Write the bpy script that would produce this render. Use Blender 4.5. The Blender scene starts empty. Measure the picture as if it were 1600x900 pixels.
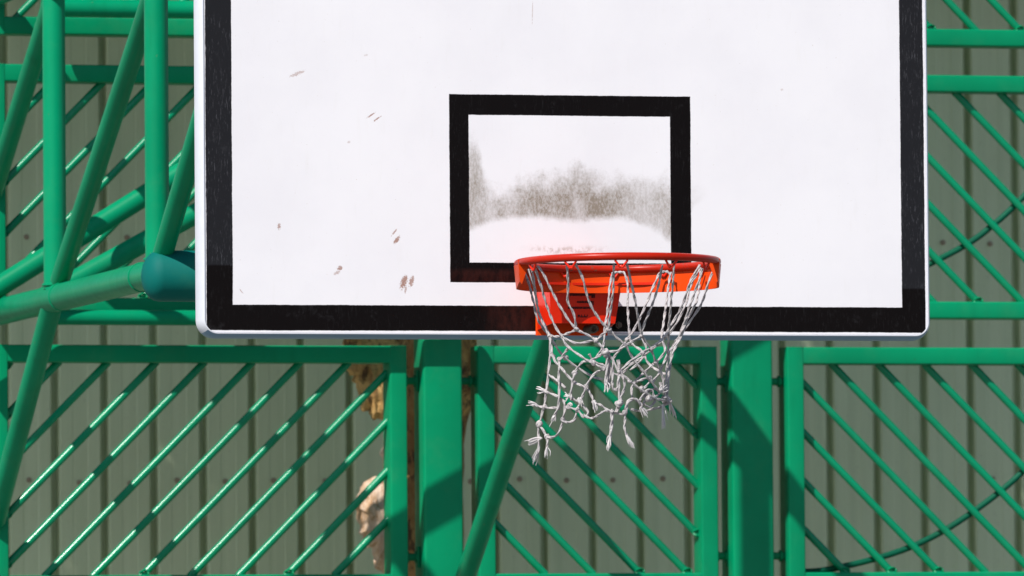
import bpy, math, random
from mathutils import Vector, Matrix, noise as mnoise
random.seed(7)
R = math.radians
scene = bpy.context.scene
col = scene.collection

# ------------------------------------------------------------------ camera
CAM = Vector((-5.22725, -19.30481, 2.01668))          # 20 m out, left of the board's axis, below the rim
FW = Vector((0.25428, 0.96586, 0.04964)).normalized()
RT = Vector((0.96712, -0.25420, -0.00801)).normalized()
UP = RT.cross(FW).normalized()
FPX = 12992.8
cd = bpy.data.cameras.new('camera'); cam = bpy.data.objects.new('camera', cd); col.objects.link(cam)
cam.matrix_world = Matrix(((RT.x, UP.x, -FW.x, CAM.x), (RT.y, UP.y, -FW.y, CAM.y), (RT.z, UP.z, -FW.z, CAM.z), (0, 0, 0, 1)))
cd.sensor_width = 36.0; cd.lens = FPX / 1600 * 36.0
cd.clip_start = 0.5; cd.clip_end = 2000
cd.dof.use_dof = True; cd.dof.focus_distance = 19.9; cd.dof.aperture_fstop = 9.0
scene.camera = cam

# ------------------------------------------------------------------ sky, sun, exposure
LDIR = Vector((0.76, 0.68, -1.02)).normalized()        # the way the sunlight travels
w = bpy.data.worlds.new('World'); scene.world = w; w.use_nodes = True
wn = w.node_tree.nodes; wl = w.node_tree.links
bg = wn['Background']; sky = wn.new('ShaderNodeTexSky'); sky.sky_type = 'NISHITA'; sky.sun_disc = False
sky.sun_elevation = math.asin(-LDIR.z); sky.sun_rotation = math.atan2(-LDIR.x, -LDIR.y)
sky.air_density = 1.0; sky.dust_density = 0.6
wl.new(sky.outputs[0], bg.inputs[0]); bg.inputs[1].default_value = 0.092
sd = bpy.data.lights.new('sun', 'SUN'); sd.energy = 4.6; sd.angle = R(0.53); sd.color = (1.0, 0.955, 0.9)
sun = bpy.data.objects.new('sun', sd); col.objects.link(sun)
sun.rotation_euler = LDIR.to_track_quat('-Z', 'Y').to_euler(); sun.location = (-8, -10, 14)
vs = scene.view_settings
scene.display_settings.display_device = 'sRGB'
vs.view_transform = 'Standard'; vs.look = 'None'; vs.gamma = 1; vs.use_curve_mapping = False
vs.exposure = 0.30

# ------------------------------------------------------------------ helpers
def at(px, py, Y):
    """the place in the scene, at depth Y, that the photograph shows at (px, py)"""
    d = FW + RT * ((px - 800) / FPX) + UP * ((450 - py) / FPX)
    return CAM + d * ((Y - CAM.y) / d.y)

def tag(o, label=None, cat=None, group=None, kind=None):
    for k, v in (('label', label), ('category', cat), ('group', group), ('kind', kind)):
        if v: o[k] = v
    return o

def empty(name, loc):
    o = bpy.data.objects.new(name, None); col.objects.link(o); o.location = loc; o.empty_display_size = 0.1
    return o

class MB:
    """collects verts and faces (world coordinates) and links them as one mesh object"""
    def __init__(s): s.v = []; s.f = []
    def add(s, vs_, fs):
        b = len(s.v); s.v += [tuple(p) for p in vs_]; s.f += [tuple(i + b for i in f) for f in fs]; return s
    def box(s, x0, x1, y0, y1, z0, z1):
        return s.add([(x0, y0, z0), (x1, y0, z0), (x1, y1, z0), (x0, y1, z0), (x0, y0, z1), (x1, y0, z1), (x1, y1, z1), (x0, y1, z1)],
                     [(0, 3, 2, 1), (4, 5, 6, 7), (0, 1, 5, 4), (1, 2, 6, 5), (2, 3, 7, 6), (3, 0, 4, 7)])
    def sweep(s, sec, p0, p1, xa, ya):
        """a closed section swept straight from p0 to p1; xa, ya span the section plane"""
        n = len(sec); vv = []
        for p in (p0, p1): vv += [Vector(p) + xa * a + ya * b for a, b in sec]
        ff = [(i, (i + 1) % n, n + (i + 1) % n, n + i) for i in range(n)] + [tuple(range(n - 1, -1, -1)), tuple(range(n, 2 * n))]
        return s.add(vv, ff)
    def bar(s, p0, p1, wx, wy, r=0.005, up=(0, 1, 0)):
        """square tube with rounded edges; wy is measured along `up`"""
        p0 = Vector(p0); p1 = Vector(p1); d = (p1 - p0).normalized(); ya = Vector(up); ya = (ya - d * ya.dot(d)).normalized(); xa = ya.cross(d)
        sec = []
        for cx, cy, a0 in ((1, 1, 0), (-1, 1, 90), (-1, -1, 180), (1, -1, 270)):
            for k in range(4):
                a = R(a0 + 30 * k); sec.append((cx * (wx / 2 - r) + r * math.cos(a), cy * (wy / 2 - r) + r * math.sin(a)))
        return s.sweep(sec, p0, p1, xa, ya)
    def tube(s, pts, r, seg=16, closed=False, caps=True):
        pts = [Vector(p) for p in pts]; n = len(pts)
        rs = r if isinstance(r, (list, tuple)) else [r] * n
        ref = None; vv = []
        for i, p in enumerate(pts):
            if closed: t = pts[(i + 1) % n] - pts[i - 1]
            else: t = pts[min(i + 1, n - 1)] - pts[max(i - 1, 0)]
            t.normalize()
            if ref is None:
                ref = t.orthogonal().normalized() if abs(t.z) > 0.9 else (Vector((0, 0, 1)) - t * t.z).normalized()
            else: ref = (ref - t * ref.dot(t)).normalized()
            b = t.cross(ref)
            vv += [p + (ref * math.cos(2 * math.pi * k / seg) + b * math.sin(2 * math.pi * k / seg)) * rs[i] for k in range(seg)]
        ff = []
        for i in range(n if closed else n - 1):
            j = (i + 1) % n
            ff += [(i * seg + k, i * seg + (k + 1) % seg, j * seg + (k + 1) % seg, j * seg + k) for k in range(seg)]
        if not closed and caps: ff += [tuple(range(seg - 1, -1, -1)), tuple((n - 1) * seg + k for k in range(seg))]
        return s.add(vv, ff)
    def build(s, name, mat, parent=None, angle=35, loc=None):
        me = bpy.data.meshes.new(name)
        o = Vector(loc) if loc is not None else (Vector(parent['_o']) if parent is not None and '_o' in parent else Vector((0, 0, 0)))
        pl = Vector((0, 0, 0))
        me.from_pydata([tuple(Vector(v) - o) for v in s.v], [], s.f); me.update()
        me.polygons.foreach_set('use_smooth', [True] * len(me.polygons))
        me.set_sharp_from_angle(angle=R(angle))
        me.materials.append(mat)
        ob = bpy.data.objects.new(name, me); col.objects.link(ob)
        if parent is not None:
            ob.parent = parent
            q = parent; base = Vector((0, 0, 0))
            while q is not None: base += q.location; q = q.parent
            ob.location = o - base
        else: ob.location = o
        return ob

def smooth(pts, k=5):
    """Catmull-Rom through pts"""
    pts = [Vector(p) for p in pts]
    if len(pts) < 3: return [pts[0].lerp(pts[-1], i / k) for i in range(k + 1)]
    P = [pts[0] * 2 - pts[1]] + pts + [pts[-1] * 2 - pts[-2]]; out = []
    for i in range(1, len(P) - 2):
        a, b, c, d = P[i - 1:i + 3]
        for j in range(k):
            t = j / k
            out.append(0.5 * ((2 * b) + (c - a) * t + (2 * a - 5 * b + 4 * c - d) * t * t + (3 * b - a - 3 * c + d) * t ** 3))
    return out + [pts[-1]]

# ------------------------------------------------------------------ materials
class NT:
    def __init__(s, name):
        s.m = bpy.data.materials.new(name); s.m.use_nodes = True; s.t = s.m.node_tree
        s.p = s.t.nodes['Principled BSDF']; s.o = s.t.nodes['Material Output']
    def n(s, t, **kw):
        nd = s.t.nodes.new(t)
        for k, v in kw.items(): setattr(nd, k, v)
        return nd
    def put(s, sock, v):
        if hasattr(v, 'is_output'): s.t.links.new(v, sock)
        else: sock.default_value = v
    def math(s, op, a, b=0.0, c=0.0, clamp=False):
        nd = s.n('ShaderNodeMath', operation=op, use_clamp=clamp)
        for i, v in enumerate((a, b, c)): s.put(nd.inputs[i], v)
        return nd.outputs[0]
    def ss(s, v, lo, hi):                                   # smoothstep lo -> hi
        nd = s.n('ShaderNodeMapRange', interpolation_type='SMOOTHSTEP')
        s.put(nd.inputs[0], v); nd.inputs[1].default_value = lo; nd.inputs[2].default_value = hi
        return nd.outputs[0]
    def noise(s, vec, scale, detail=4, rough=0.6, sc=(1, 1, 1), rot=(0, 0, 0), color=False):
        mp = s.n('ShaderNodeMapping'); s.put(mp.inputs[0], vec); mp.inputs[3].default_value = sc; mp.inputs[2].default_value = rot
        nd = s.n('ShaderNodeTexNoise'); s.put(nd.inputs['Vector'], mp.outputs[0])
        nd.inputs['Scale'].default_value = scale; nd.inputs['Detail'].default_value = detail; nd.inputs['Roughness'].default_value = rough
        return nd.outputs['Color' if color else 'Fac']
    def mix(s, f, a, b, mode='MIX'):
        nd = s.n('ShaderNodeMix', data_type='RGBA', blend_type=mode)
        s.put(nd.inputs[0], f)
        for i, v in ((6, a), (7, b)):
            s.put(nd.inputs[i], v if hasattr(v, 'is_output') else (*v, 1))
        return nd.outputs[2]
    def coord(s, which='Object'): return s.n('ShaderNodeTexCoord').outputs[which]
    def pos(s): return s.n('ShaderNodeNewGeometry').outputs['Position']
    def bump(s, h, strength=0.3, dist=0.002):
        b = s.n('ShaderNodeBump'); b.inputs['Strength'].default_value = strength; b.inputs['Distance'].default_value = dist
        s.put(b.inputs['Height'], h); s.t.links.new(b.outputs[0], s.p.inputs['Normal'])
    def set(s, **kw):
        for k, v in kw.items(): s.put(s.p.inputs[k.replace('_', ' ')], v)

def paint(name, base, dark, rough=0.3, chips=None, coat=0.0, thr=0.74, spec=0.14):
    m = NT(name); P = m.pos()
    big = m.noise(P, 2.3, 5); fine = m.noise(P, 38, 5, 0.7); streak = m.noise(P, 14, 4, 0.6, (1, 1, 0.12))
    c = m.mix(m.ss(big, 0.35, 0.7), base, tuple(x * 0.82 for x in base))
    dust = m.math('MULTIPLY', m.ss(m.noise(P, 5.5, 6, 0.72), 0.5, 0.8), 0.16)
    if base[1] > base[0]: c = m.mix(dust, c, (0.10, 0.25, 0.11))
    c = m.mix(m.math('MULTIPLY', m.ss(streak, 0.52, 0.8), 0.35), c, dark)
    if chips:
        chip = m.ss(m.noise(P, 60, 3, 0.6), thr, thr + 0.03)
        c = m.mix(m.math('MULTIPLY', chip, 0.85), c, chips)
    m.set(Base_Color=c)
    m.set(Roughness=m.math('MULTIPLY_ADD', fine, 0.22, rough - 0.08))
    m.set(Specular_IOR_Level=spec)
    if coat: m.set(Coat_Weight=coat, Coat_Roughness=0.12)
    m.bump(m.math('MULTIPLY_ADD', fine, 0.35, m.math('MULTIPLY', m.noise(P, 9, 3), 0.65)), 0.25, 0.0015)
    return m.m

M = {}
M['green'] = paint('green_fence_paint', (0.0, 0.250, 0.108), (0.0, 0.12, 0.052), 0.36, (0.03, 0.10, 0.045), thr=0.73)
M['green_tube'] = paint('green_tube_paint', (0.0, 0.256, 0.116), (0.003, 0.12, 0.04), 0.32, (0.09, 0.22, 0.10), thr=0.72)
M['green_slat'] = paint('green_slat_paint', (0.0, 0.245, 0.112), (0.0, 0.15, 0.065), 0.17, coat=0.35)
M['rod'] = paint('dark_green_rod_paint', (0.0, 0.085, 0.045), (0.0, 0.05, 0.03), 0.5)
M['teal_shade'] = paint('teal_painted_shade', (0.0, 0.13, 0.112), (0.0, 0.11, 0.095), 0.6)  # shade on the cross beam, painted in as a darker base colour
M['red'] = paint('red_rim_paint', (0.72, 0.018, 0.001), (0.52, 0.010, 0.001), 0.34, (0.35, 0.04, 0.02), 0.0, thr=0.73, spec=0.3)
M['red_ring'] = paint('deep_red_ring_paint', (0.42, 0.013, 0.002), (0.24, 0.009, 0.003), 0.30, (0.20, 0.05, 0.03), thr=0.66, spec=0.2)
M['orange'] = paint('orange_band_paint', (0.70, 0.056, 0.003), (0.5, 0.03, 0.002), 0.36, (0.40, 0.05, 0.02), thr=0.70)
M['black_print'] = paint('black_print', (0.014, 0.010, 0.012), (0.01, 0.01, 0.01), 0.6)

def mat_wall():
    m = NT('pale_green_sheet_metal'); P = m.pos()
    st = m.noise(P, 26, 4, 0.6, (1, 1, 0.03)); bl = m.noise(P, 1.6, 4); fn = m.noise(P, 70, 3)
    c = m.mix(m.ss(st, 0.3, 0.75), (0.58, 0.655, 0.43), (0.50, 0.58, 0.37))
    c = m.mix(m.math('MULTIPLY', m.ss(bl, 0.4, 0.75), 0.4), c, (0.45, 0.50, 0.31))
    c = m.mix(m.math('MULTIPLY', m.ss(fn, 0.6, 0.75), 0.15), c, (0.2, 0.2, 0.14))
    m.set(Base_Color=c, Roughness=0.55); m.bump(st, 0.12, 0.003)
    return m.m
M['wall'] = mat_wall()
m = NT('rusty_screw'); m.set(Base_Color=m.mix(m.noise(m.pos(), 40), (0.26, 0.19, 0.13), (0.36, 0.31, 0.22)), Roughness=0.7); M['screw'] = m.m
m = NT('court_asphalt'); P = m.pos()
m.set(Base_Color=m.mix(m.noise(P, 0.6, 6), (0.13, 0.13, 0.122), (0.19, 0.185, 0.165)), Roughness=0.85); m.bump(m.noise(P, 140, 3), 0.5, 0.004); M['ground'] = m.m

def mat_bark(name, a, b, c3, crack):
    m = NT(name); P = m.pos()
    v = m.noise(P, 16, 7, 0.7, (1, 1, 0.35)); g = m.noise(P, 5, 4, 0.6); f = m.noise(P, 60, 4, 0.7, (1, 1, 0.4))
    c = m.mix(m.ss(g, 0.36, 0.62), a, b); c = m.mix(m.ss(v, 0.48, 0.66), c, c3)
    c = m.mix(m.math('MULTIPLY', m.ss(f, 0.54, 0.64), 0.7), c, crack)
    c = m.mix(m.math('MULTIPLY', m.ss(m.noise(P, 30, 5, 0.7, (1, 1, 0.3)), 0.56, 0.62), 0.8), c, crack)
    m.set(Base_Color=c, Roughness=0.85); m.bump(m.math('ADD', v, m.math('MULTIPLY', f, 0.5)), 0.9, 0.02)
    return m.m
M['bark'] = mat_bark('golden_brown_bark', (0.42, 0.23, 0.075), (0.26, 0.12, 0.035), (0.50, 0.33, 0.13), (0.035, 0.018, 0.008))
M['bark_dark'] = mat_bark('dark_flaking_bark', (0.50, 0.27, 0.08), (0.68, 0.43, 0.16), (0.22, 0.10, 0.035), (0.05, 0.024, 0.01))
M['bark_pale'] = mat_bark('pale_pink_inner_bark', (0.74, 0.60, 0.50), (0.66, 0.46, 0.32), (0.54, 0.34, 0.19), (0.38, 0.21, 0.10))
m = NT('shade_crown_leaf'); g = m.n('ShaderNodeNewGeometry'); rr = g.outputs['Random Per Island']
m.set(Base_Color=m.mix(rr, (0.035, 0.075, 0.018), (0.07, 0.12, 0.03)), Roughness=0.5); M['shade_crown_leaf'] = m.m
m = NT('weathered_net_rope'); P = m.pos()
c = m.mix(m.ss(m.noise(P, 90, 4, 0.7), 0.42, 0.66), (0.46, 0.43, 0.43), (0.24, 0.22, 0.23))
c = m.mix(m.math('MULTIPLY', m.ss(m.noise(P, 14, 3), 0.5, 0.7), 0.5), c, (0.24, 0.22, 0.24))
c = m.mix(m.math('MULTIPLY', m.ss(m.noise(P, 210, 3), 0.56, 0.66), 0.55), c, (0.16, 0.12, 0.10))
m.set(Base_Color=c, Roughness=0.9)
#wv = m.n('ShaderNodeTexWave', wave_type='BANDS', bands_direction='DIAGONAL'); m.put(wv.inputs[0], P); wv.inputs[1].default_value = 55; wv.inputs[2].default_value = 4; wv.inputs[3].default_value = 2
m.bump(m.noise(P, 420, 2), 0.35, 0.001); M['rope'] = m.m
m = NT('frayed_rope_end'); m.set(Base_Color=m.mix(m.noise(m.pos(), 120, 3), (0.68, 0.65, 0.64), (0.45, 0.42, 0.43)), Roughness=0.95); M['fray'] = m.m
m = NT('galvanised_edge_trim'); P = m.pos()
m.set(Base_Color=m.mix(m.noise(P, 30, 4, 0.6, (0.2, 1, 1)), (0.68, 0.69, 0.74), (0.56, 0.58, 0.64)), Roughness=0.5); M['trim'] = m.m
m = NT('blue_grey_bottom_trim'); P = m.pos()
m.set(Base_Color=m.mix(m.noise(P, 30, 4, 0.6, (0.2, 1, 1)), (0.20, 0.33, 0.47), (0.14, 0.24, 0.36)), Roughness=0.5); M['trim_blue'] = m.m
m = NT('bolt_steel'); m.set(Base_Color=(0.10, 0.075, 0.06, 1), Metallic=0.4, Roughness=0.6); M['steel'] = m.m

# ------------------------------------------------------------------ backboard paint: white sheet, black lines, grime, scratches
BX0, BX1, BZ0, BZ1 = -0.9, 0.9, 2.9, 3.95
def mat_board():
    m = NT('backboard_paint'); P = m.pos()
    sp = m.n('ShaderNodeSeparateXYZ'); m.put(sp.inputs[0], P); X, Z = sp.outputs[0], sp.outputs[2]
    wob = m.math('MULTIPLY_ADD', m.noise(P, 70, 4, 0.8), 0.0026, -0.0013)
    wobf = m.math('MULTIPLY_ADD', m.noise(P, 6, 3), 0.003, -0.0015)
    wx = m.math('ADD', m.math('ADD', X, wob), wobf); wz = m.math('ADD', m.math('ADD', Z, wob), wobf)
    def px(v, y): return at(v, y, 0).x
    def pz(v, x=900): return at(x, v, 0).z
    def inside(x0, x1, z0, z1, e=0.0008, a=None, b=None):
        a = a or wx; b = b or wz
        dx = m.math('SUBTRACT', m.math('ABSOLUTE', m.math('SUBTRACT', a, (x0 + x1) / 2)), (x1 - x0) / 2)
        dz = m.math('SUBTRACT', m.math('ABSOLUTE', m.math('SUBTRACT', b, (z0 + z1) / 2)), (z1 - z0) / 2)
        return m.ss(m.math('MAXIMUM', dx, dz), e, -e)
    # lines
    inner = inside(px(362.5, 240), px(1407, 240), pz(476, 400), 3.89)
    outer = inside(BX0 + 0.003, BX1 - 0.004, BZ0 + 0.005, BZ1 - 0.005)
    border = m.math('MULTIPLY', outer, m.math('SUBTRACT', 1.0, inner))
    ro = inside(px(702.5, 290), px(1079.5, 290), pz(441, 720), pz(149, 890))
    ri = inside(px(733, 290), px(1047.5, 290), pz(410, 740), pz(181, 890))
    rect = m.math('MULTIPLY', ro, m.math('SUBTRACT', 1.0, ri))
    black = m.math('MAXIMUM', border, rect)
    # the white sheet: faint yellowing, dust, small specks
    white = m.mix(m.ss(m.noise(P, 3.0, 5), 0.35, 0.7), (0.775, 0.755, 0.78), (0.735, 0.715, 0.745))
    white = m.mix(m.math('MULTIPLY', m.ss(m.noise(P, 70, 3, 0.6, (1, 1, 0.15)), 0.55, 0.8), 0.10), white, (0.6, 0.57, 0.52))
    white = m.mix(m.math('MULTIPLY', m.ss(m.noise(P, 170, 2), 0.715, 0.74), 0.45), white, (0.42, 0.33, 0.27))
    # grime band where the ball strikes
    fc = m.n('ShaderNodeFloatCurve'); x0, x1 = px(700, 300), px(1130, 300)
    mr = m.n('ShaderNodeMapRange'); m.put(mr.inputs[0], X); mr.inputs[1].default_value = x0; mr.inputs[2].default_value = x1
    m.put(fc.inputs[1], mr.outputs[0]); cv = fc.mapping.curves[0]
    def cz(y): return (420 - y) / 240.0
    up = [(700, 350), (737, 212), (757, 262), (778, 290), (805, 282), (838, 264), (868, 268), (903, 252), (935, 266), (985, 268), (1010, 270), (1045, 272), (1075, 282), (1108, 292), (1130, 320)]
    while len(cv.points) < len(up): cv.points.new(0.5, 0.5)
    for p, (a, b) in zip(cv.points, up): p.location = ((a - 700) / 430, cz(b)); p.handle_type = 'AUTO'
    fc.mapping.update()
    zb, zt = pz(420), pz(180)
    zrel = m.n('ShaderNodeMapRange'); m.put(zrel.inputs[0], Z); zrel.inputs[1].default_value = zb; zrel.inputs[2].default_value = zt; zrel.clamp = False
    zr = zrel.outputs[0]
    up_d = m.math('SUBTRACT', fc.outputs[0], m.math('ADD', zr, m.math('MULTIPLY_ADD', m.noise(P, 26, 6, 0.75), 0.34, -0.17)))
    topm = m.ss(up_d, -0.03, 0.20)
    fl = m.n('ShaderNodeFloatCurve'); m.put(fl.inputs[1], mr.outputs[0]); cl = fl.mapping.curves[0]
    lo = [(700, 380), (735, 362), (790, 345), (838, 342), (865, 345), (905, 349), (935, 344), (960, 343), (1000, 352), (1030, 366), (1045, 378), (1075, 335), (1100, 312), (1130, 306)]
    while len(cl.points) < len(lo): cl.points.new(0.5, 0.5)
    for p, (a, b) in zip(cl.points, lo): p.location = ((a - 700) / 430, cz(b)); p.handle_type = 'AUTO'
    fl.mapping.update()
    lowm = m.ss(m.math('SUBTRACT', m.math('ADD', zr, m.math('MULTIPLY_ADD', m.noise(P, 30, 4, 0.7), 0.06, -0.03)), fl.outputs[0]), -0.015, 0.05)
    speck = m.math('MULTIPLY_ADD', m.ss(m.noise(P, 190, 4, 0.8, (1, 1, 0.5)), 0.34, 0.64), 0.38, 0.55)
    patch = m.math('MULTIPLY_ADD', m.ss(m.noise(P, 11, 5, 0.65, (1, 1, 0.5)), 0.34, 0.62), 0.5, 0.5)
    # densest in the middle
    mid = m.math('MULTIPLY_ADD', m.ss(m.math('ABSOLUTE', m.math('SUBTRACT', X, px(895, 300))), 0.30, 0.02), 0.26, 0.70)
    gx = m.ss(m.math('ABSOLUTE', m.math('SUBTRACT', X, px(908, 300))), 0.34, 0.26)
    grime = m.math('MULTIPLY', m.math('MULTIPLY', m.math('MULTIPLY', topm, lowm), m.math('MULTIPLY', speck, patch)), m.math('MULTIPLY', mid, gx))
    grime = m.math('MULTIPLY', grime, m.math('MULTIPLY_ADD', m.ss(X, px(1070, 300), px(1048, 300)), 0.6, 0.4))
    white = m.mix(m.math('MULTIPLY', grime, 1.4, clamp=True), white, (0.245, 0.205, 0.165))
    # brownish rub just above the ring
    rb = m.math('MULTIPLY', m.ss(m.math('ABSOLUTE', m.math('SUBTRACT', Z, pz(391))), 0.016, 0.0), m.ss(m.math('ABSOLUTE', m.math('SUBTRACT', X, px(885, 390))), 0.13, 0.03))
    rb = m.math('MULTIPLY', rb, m.ss(m.noise(P, 60, 5, 0.7), 0.42, 0.62))
    white = m.mix(m.math('MULTIPLY', rb, 0.6), white, (0.36, 0.26, 0.2))
    # chips and scratches: (px, py, half length, half width px, tilt deg, strength)
    chips = [(465, 115, 15, 3.0, 22, .55), (580, 180, 10, 1.3, 33, .9), (589, 186, 9, 1.4, 36, .9), (436, 354, 6, 3, 85, .8), (616, 363, 8, 1.4, 50, .8), (620, 375, 9, 3.4, 52, .95),
             (531, 419, 5, 4, 40, .9), (527, 426, 7, 3, 30, .6), (631, 441, 13, 5.5, 70, 1), (643, 440, 10, 4.2, 75, .9), (634, 452, 7, 2, 80, .7), (832, 20, 22, .8, 88, .5), (545, 222, 3, 2, 30, .4), (377, 455, 5, 1.2, 130, .6), (1222, 140, 3, 2, 0, .35), (572, 86, 4, 2, 20, .3)]
    acc = None; jag = m.math('MULTIPLY_ADD', m.noise(P, 240, 4, 0.8), 5.0, -2.1)
    for (a, b, hl, hw, tl, st) in chips:
        c0 = at(a, b, 0); k = 650.0; ca, sa = math.cos(R(tl)), math.sin(R(tl))
        dx = m.math('SUBTRACT', X, c0.x); dz = m.math('SUBTRACT', Z, c0.z)
        u_ = m.math('MULTIPLY', m.math('ADD', m.math('MULTIPLY', dx, ca), m.math('MULTIPLY', dz, sa)), k / hl)
        v_ = m.math('MULTIPLY', m.math('SUBTRACT', m.math('MULTIPLY', dz, ca), m.math('MULTIPLY', dx, sa)), k / hw)
        d = m.math('ADD', m.math('ADD', m.math('MULTIPLY', u_, u_), m.math('MULTIPLY', v_, v_)), jag)
        e = m.math('MULTIPLY', m.ss(d, 1.35, 0.7), st)
        acc = e if acc is None else m.math('MAXIMUM', acc, e)
    white = m.mix(acc, white, m.mix(m.noise(P, 200), (0.24, 0.10, 0.07), (0.45, 0.30, 0.25)))
    # black: faded, scratched side lines; fresher, glossier paint along the bottom
    fl1 = m.math('MULTIPLY', m.ss(m.math('ADD', Z, wob), pz(415, 340) - 0.0015, pz(412, 340)), m.ss(X, 0.3, 0.2))
    fl2 = m.math('MULTIPLY', m.ss(m.math('ADD', Z, wob), pz(452, 1420) - 0.0015, pz(449, 1420)), m.ss(X, 0.5, 0.6))
    outside = m.ss(m.math('ABSOLUTE', X), 0.6, 0.7)
    faded = m.math('MULTIPLY', m.math('MAXIMUM', fl1, fl2), outside)
    sc1 = m.ss(m.noise(P, 210, 3, 0.7, (1, 1, 0.14), (0, R(38), 0)), 0.56, 0.68)
    sc2 = m.ss(m.noise(P, 240, 3, 0.7, (1, 1, 0.2), (0, R(-40), 0)), 0.57, 0.69)
    scr = m.math('MULTIPLY', m.math('MAXIMUM', sc1, sc2), m.ss(m.noise(P, 8, 4), 0.36, 0.58))
    blk = m.mix(faded, (0.0035, 0.002, 0.0022), (0.013, 0.013, 0.0155))
    blk = m.mix(m.math('MULTIPLY', m.math('MULTIPLY', scr, faded), 0.17), blk, (0.22, 0.22, 0.25))
    blk = m.mix(m.math('MULTIPLY', scr, 0.025), blk, (0.3, 0.3, 0.32))
    # brown reflection of the rim painted onto the black beside it, dull smudges along the bottom line
    r1 = m.math('MULTIPLY', m.ss(m.math('ABSOLUTE', m.math('SUBTRACT', Z, pz(433))), 0.024, 0.008), m.ss(m.math('ABSOLUTE', m.math('SUBTRACT', X, px(770, 433))), 0.16, 0.05))
    r2 = m.math('MULTIPLY', m.ss(m.math('ABSOLUTE', m.math('SUBTRACT', Z, pz(497))), 0.05, 0.02), m.ss(m.math('ABSOLUTE', m.math('SUBTRACT', X, px(805, 497))), 0.10, 0.02))
    refl = m.math('MULTIPLY', m.math('MAXIMUM', r1, r2), m.ss(m.noise(P, 34, 5, 0.7, (1, 1, 0.4)), 0.30, 0.65))
    blk = m.mix(m.math('MULTIPLY', refl, 0.75), blk, (0.040, 0.010, 0.0075))
    smg = m.math('MULTIPLY', m.ss(m.noise(P, 13, 6, 0.75), 0.56, 0.74), 0.05)
    blk = m.mix(smg, blk, (0.34, 0.34, 0.37))
    c = m.mix(black, white, blk)
    m.set(Base_Color=c)
    rgh = m.math('MULTIPLY_ADD', faded, 0.22, m.math('MULTIPLY_ADD', m.noise(P, 40, 4), 0.12, 0.22))
    m.set(Roughness=m.math('ADD', m.math('MULTIPLY', black, rgh), m.math('MULTIPLY', m.math('SUBTRACT', 1.0, black), 0.5)))
    m.set(Specular_IOR_Level=m.math('MULTIPLY_ADD', black, -0.2, 0.3))
    m.bump(m.math('ADD', m.math('MULTIPLY', acc, -1.0), m.math('MULTIPLY', m.noise(P, 20, 4, 0.6, (1, 1, 0.6)), 0.5)), 0.15, 0.002)
    return m.m
M['board'] = mat_board()

# ================================================================== large structure
# ground
g = MB(); N = 24; S = 400.0
g.add([(-S, -S, 0), (S, -S, 0), (S, S, 0), (-S, S, 0)], [(0, 1, 2, 3)])
tag(g.build('ground', M['ground']), kind='structure')

YF = 3.60            # front face of the green fence
YW = 5.20            # sheet metal wall behind it

# ---- sheet metal wall
gx0 = at(-61, 700, YW).x; pitch = (at(1591, 700, YW).x - at(87, 700, YW).x) / 20.0     # groove positions
gx0 = at(87, 700, YW).x - 8 * pitch
WZ0, WZ1 = 0.0, 5.2
wall = empty('sheet_metal_wall', (gx0 + 16 * pitch, YW, 0)); wall['_o'] = tuple(wall.location)
tag(wall, 'pale grey green ribbed sheet metal wall behind the green fence', 'wall')
prof = [(-0.5, .040), (-0.45, .040), (-0.425, .006), (-0.39, 0.0), (-0.17, 0.0), (-0.14, .0014), (0.14, .0014), (0.17, 0.0), (0.39, 0.0), (0.425, .006), (0.45, .040), (0.5, .040)]
def sheet(i0, n, dy):
    b = MB(); pts = []
    for k in range(n):
        cx = gx0 + (i0 + k + 0.5) * pitch
        jj = random.uniform(-.0015, .0015)
        pts += [(cx + a * pitch, YW + d + dy + jj) for a, d in (prof if k == n - 1 else prof[:-1])]
    nz = 2; vv = [(x, y, WZ0 + (WZ1 - WZ0) * j) for j in range(nz) for x, y in pts] + [(x, y + .0012, WZ0 + (WZ1 - WZ0) * j) for j in range(nz) for x, y in pts]
    q = len(pts); ff = []
    for i in range(q - 1):
        ff.append((i, i + 1, q + i + 1, q + i)); ff.append((2 * q + i + 1, 2 * q + i, 3 * q + i, 3 * q + i + 1))
    b.add(vv, ff)
    return b.build('metal_sheet', M['wall'], wall, angle=12)
for k in range(5): sheet(k * 8, 8, (k % 2) * 0.0022)
def screw_mesh():
    b = MB(); pts = []
    b.tube([(0, 0, 0), (0, -.003, 0)], 0.0085, 12); b.tube([(0, -.003, 0), (0, -.010, 0)], 0.005, 6)
    return b
sm = None
zs = [at(41, 753, YW).z, at(1495, 735, YW).z, at(38, 372, YW).z]
for row, z in enumerate((at(600, 752, YW).z, at(600, 372, YW).z)):
    for k in range(4, 31):
        x = gx0 + (k + 0.46) * pitch + random.uniform(-.006, .006)
        if sm is None:
            o = screw_mesh().build('screw', M['screw'], wall, loc=(0, 0, 0)); sm = o.data
        else:
            o = bpy.data.objects.new('screw', sm); col.objects.link(o); o.parent = wall
        o.location = Vector((x, YW + .0036, z + random.uniform(-.007, .007))) - wall.location
del wall['_o']

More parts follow.
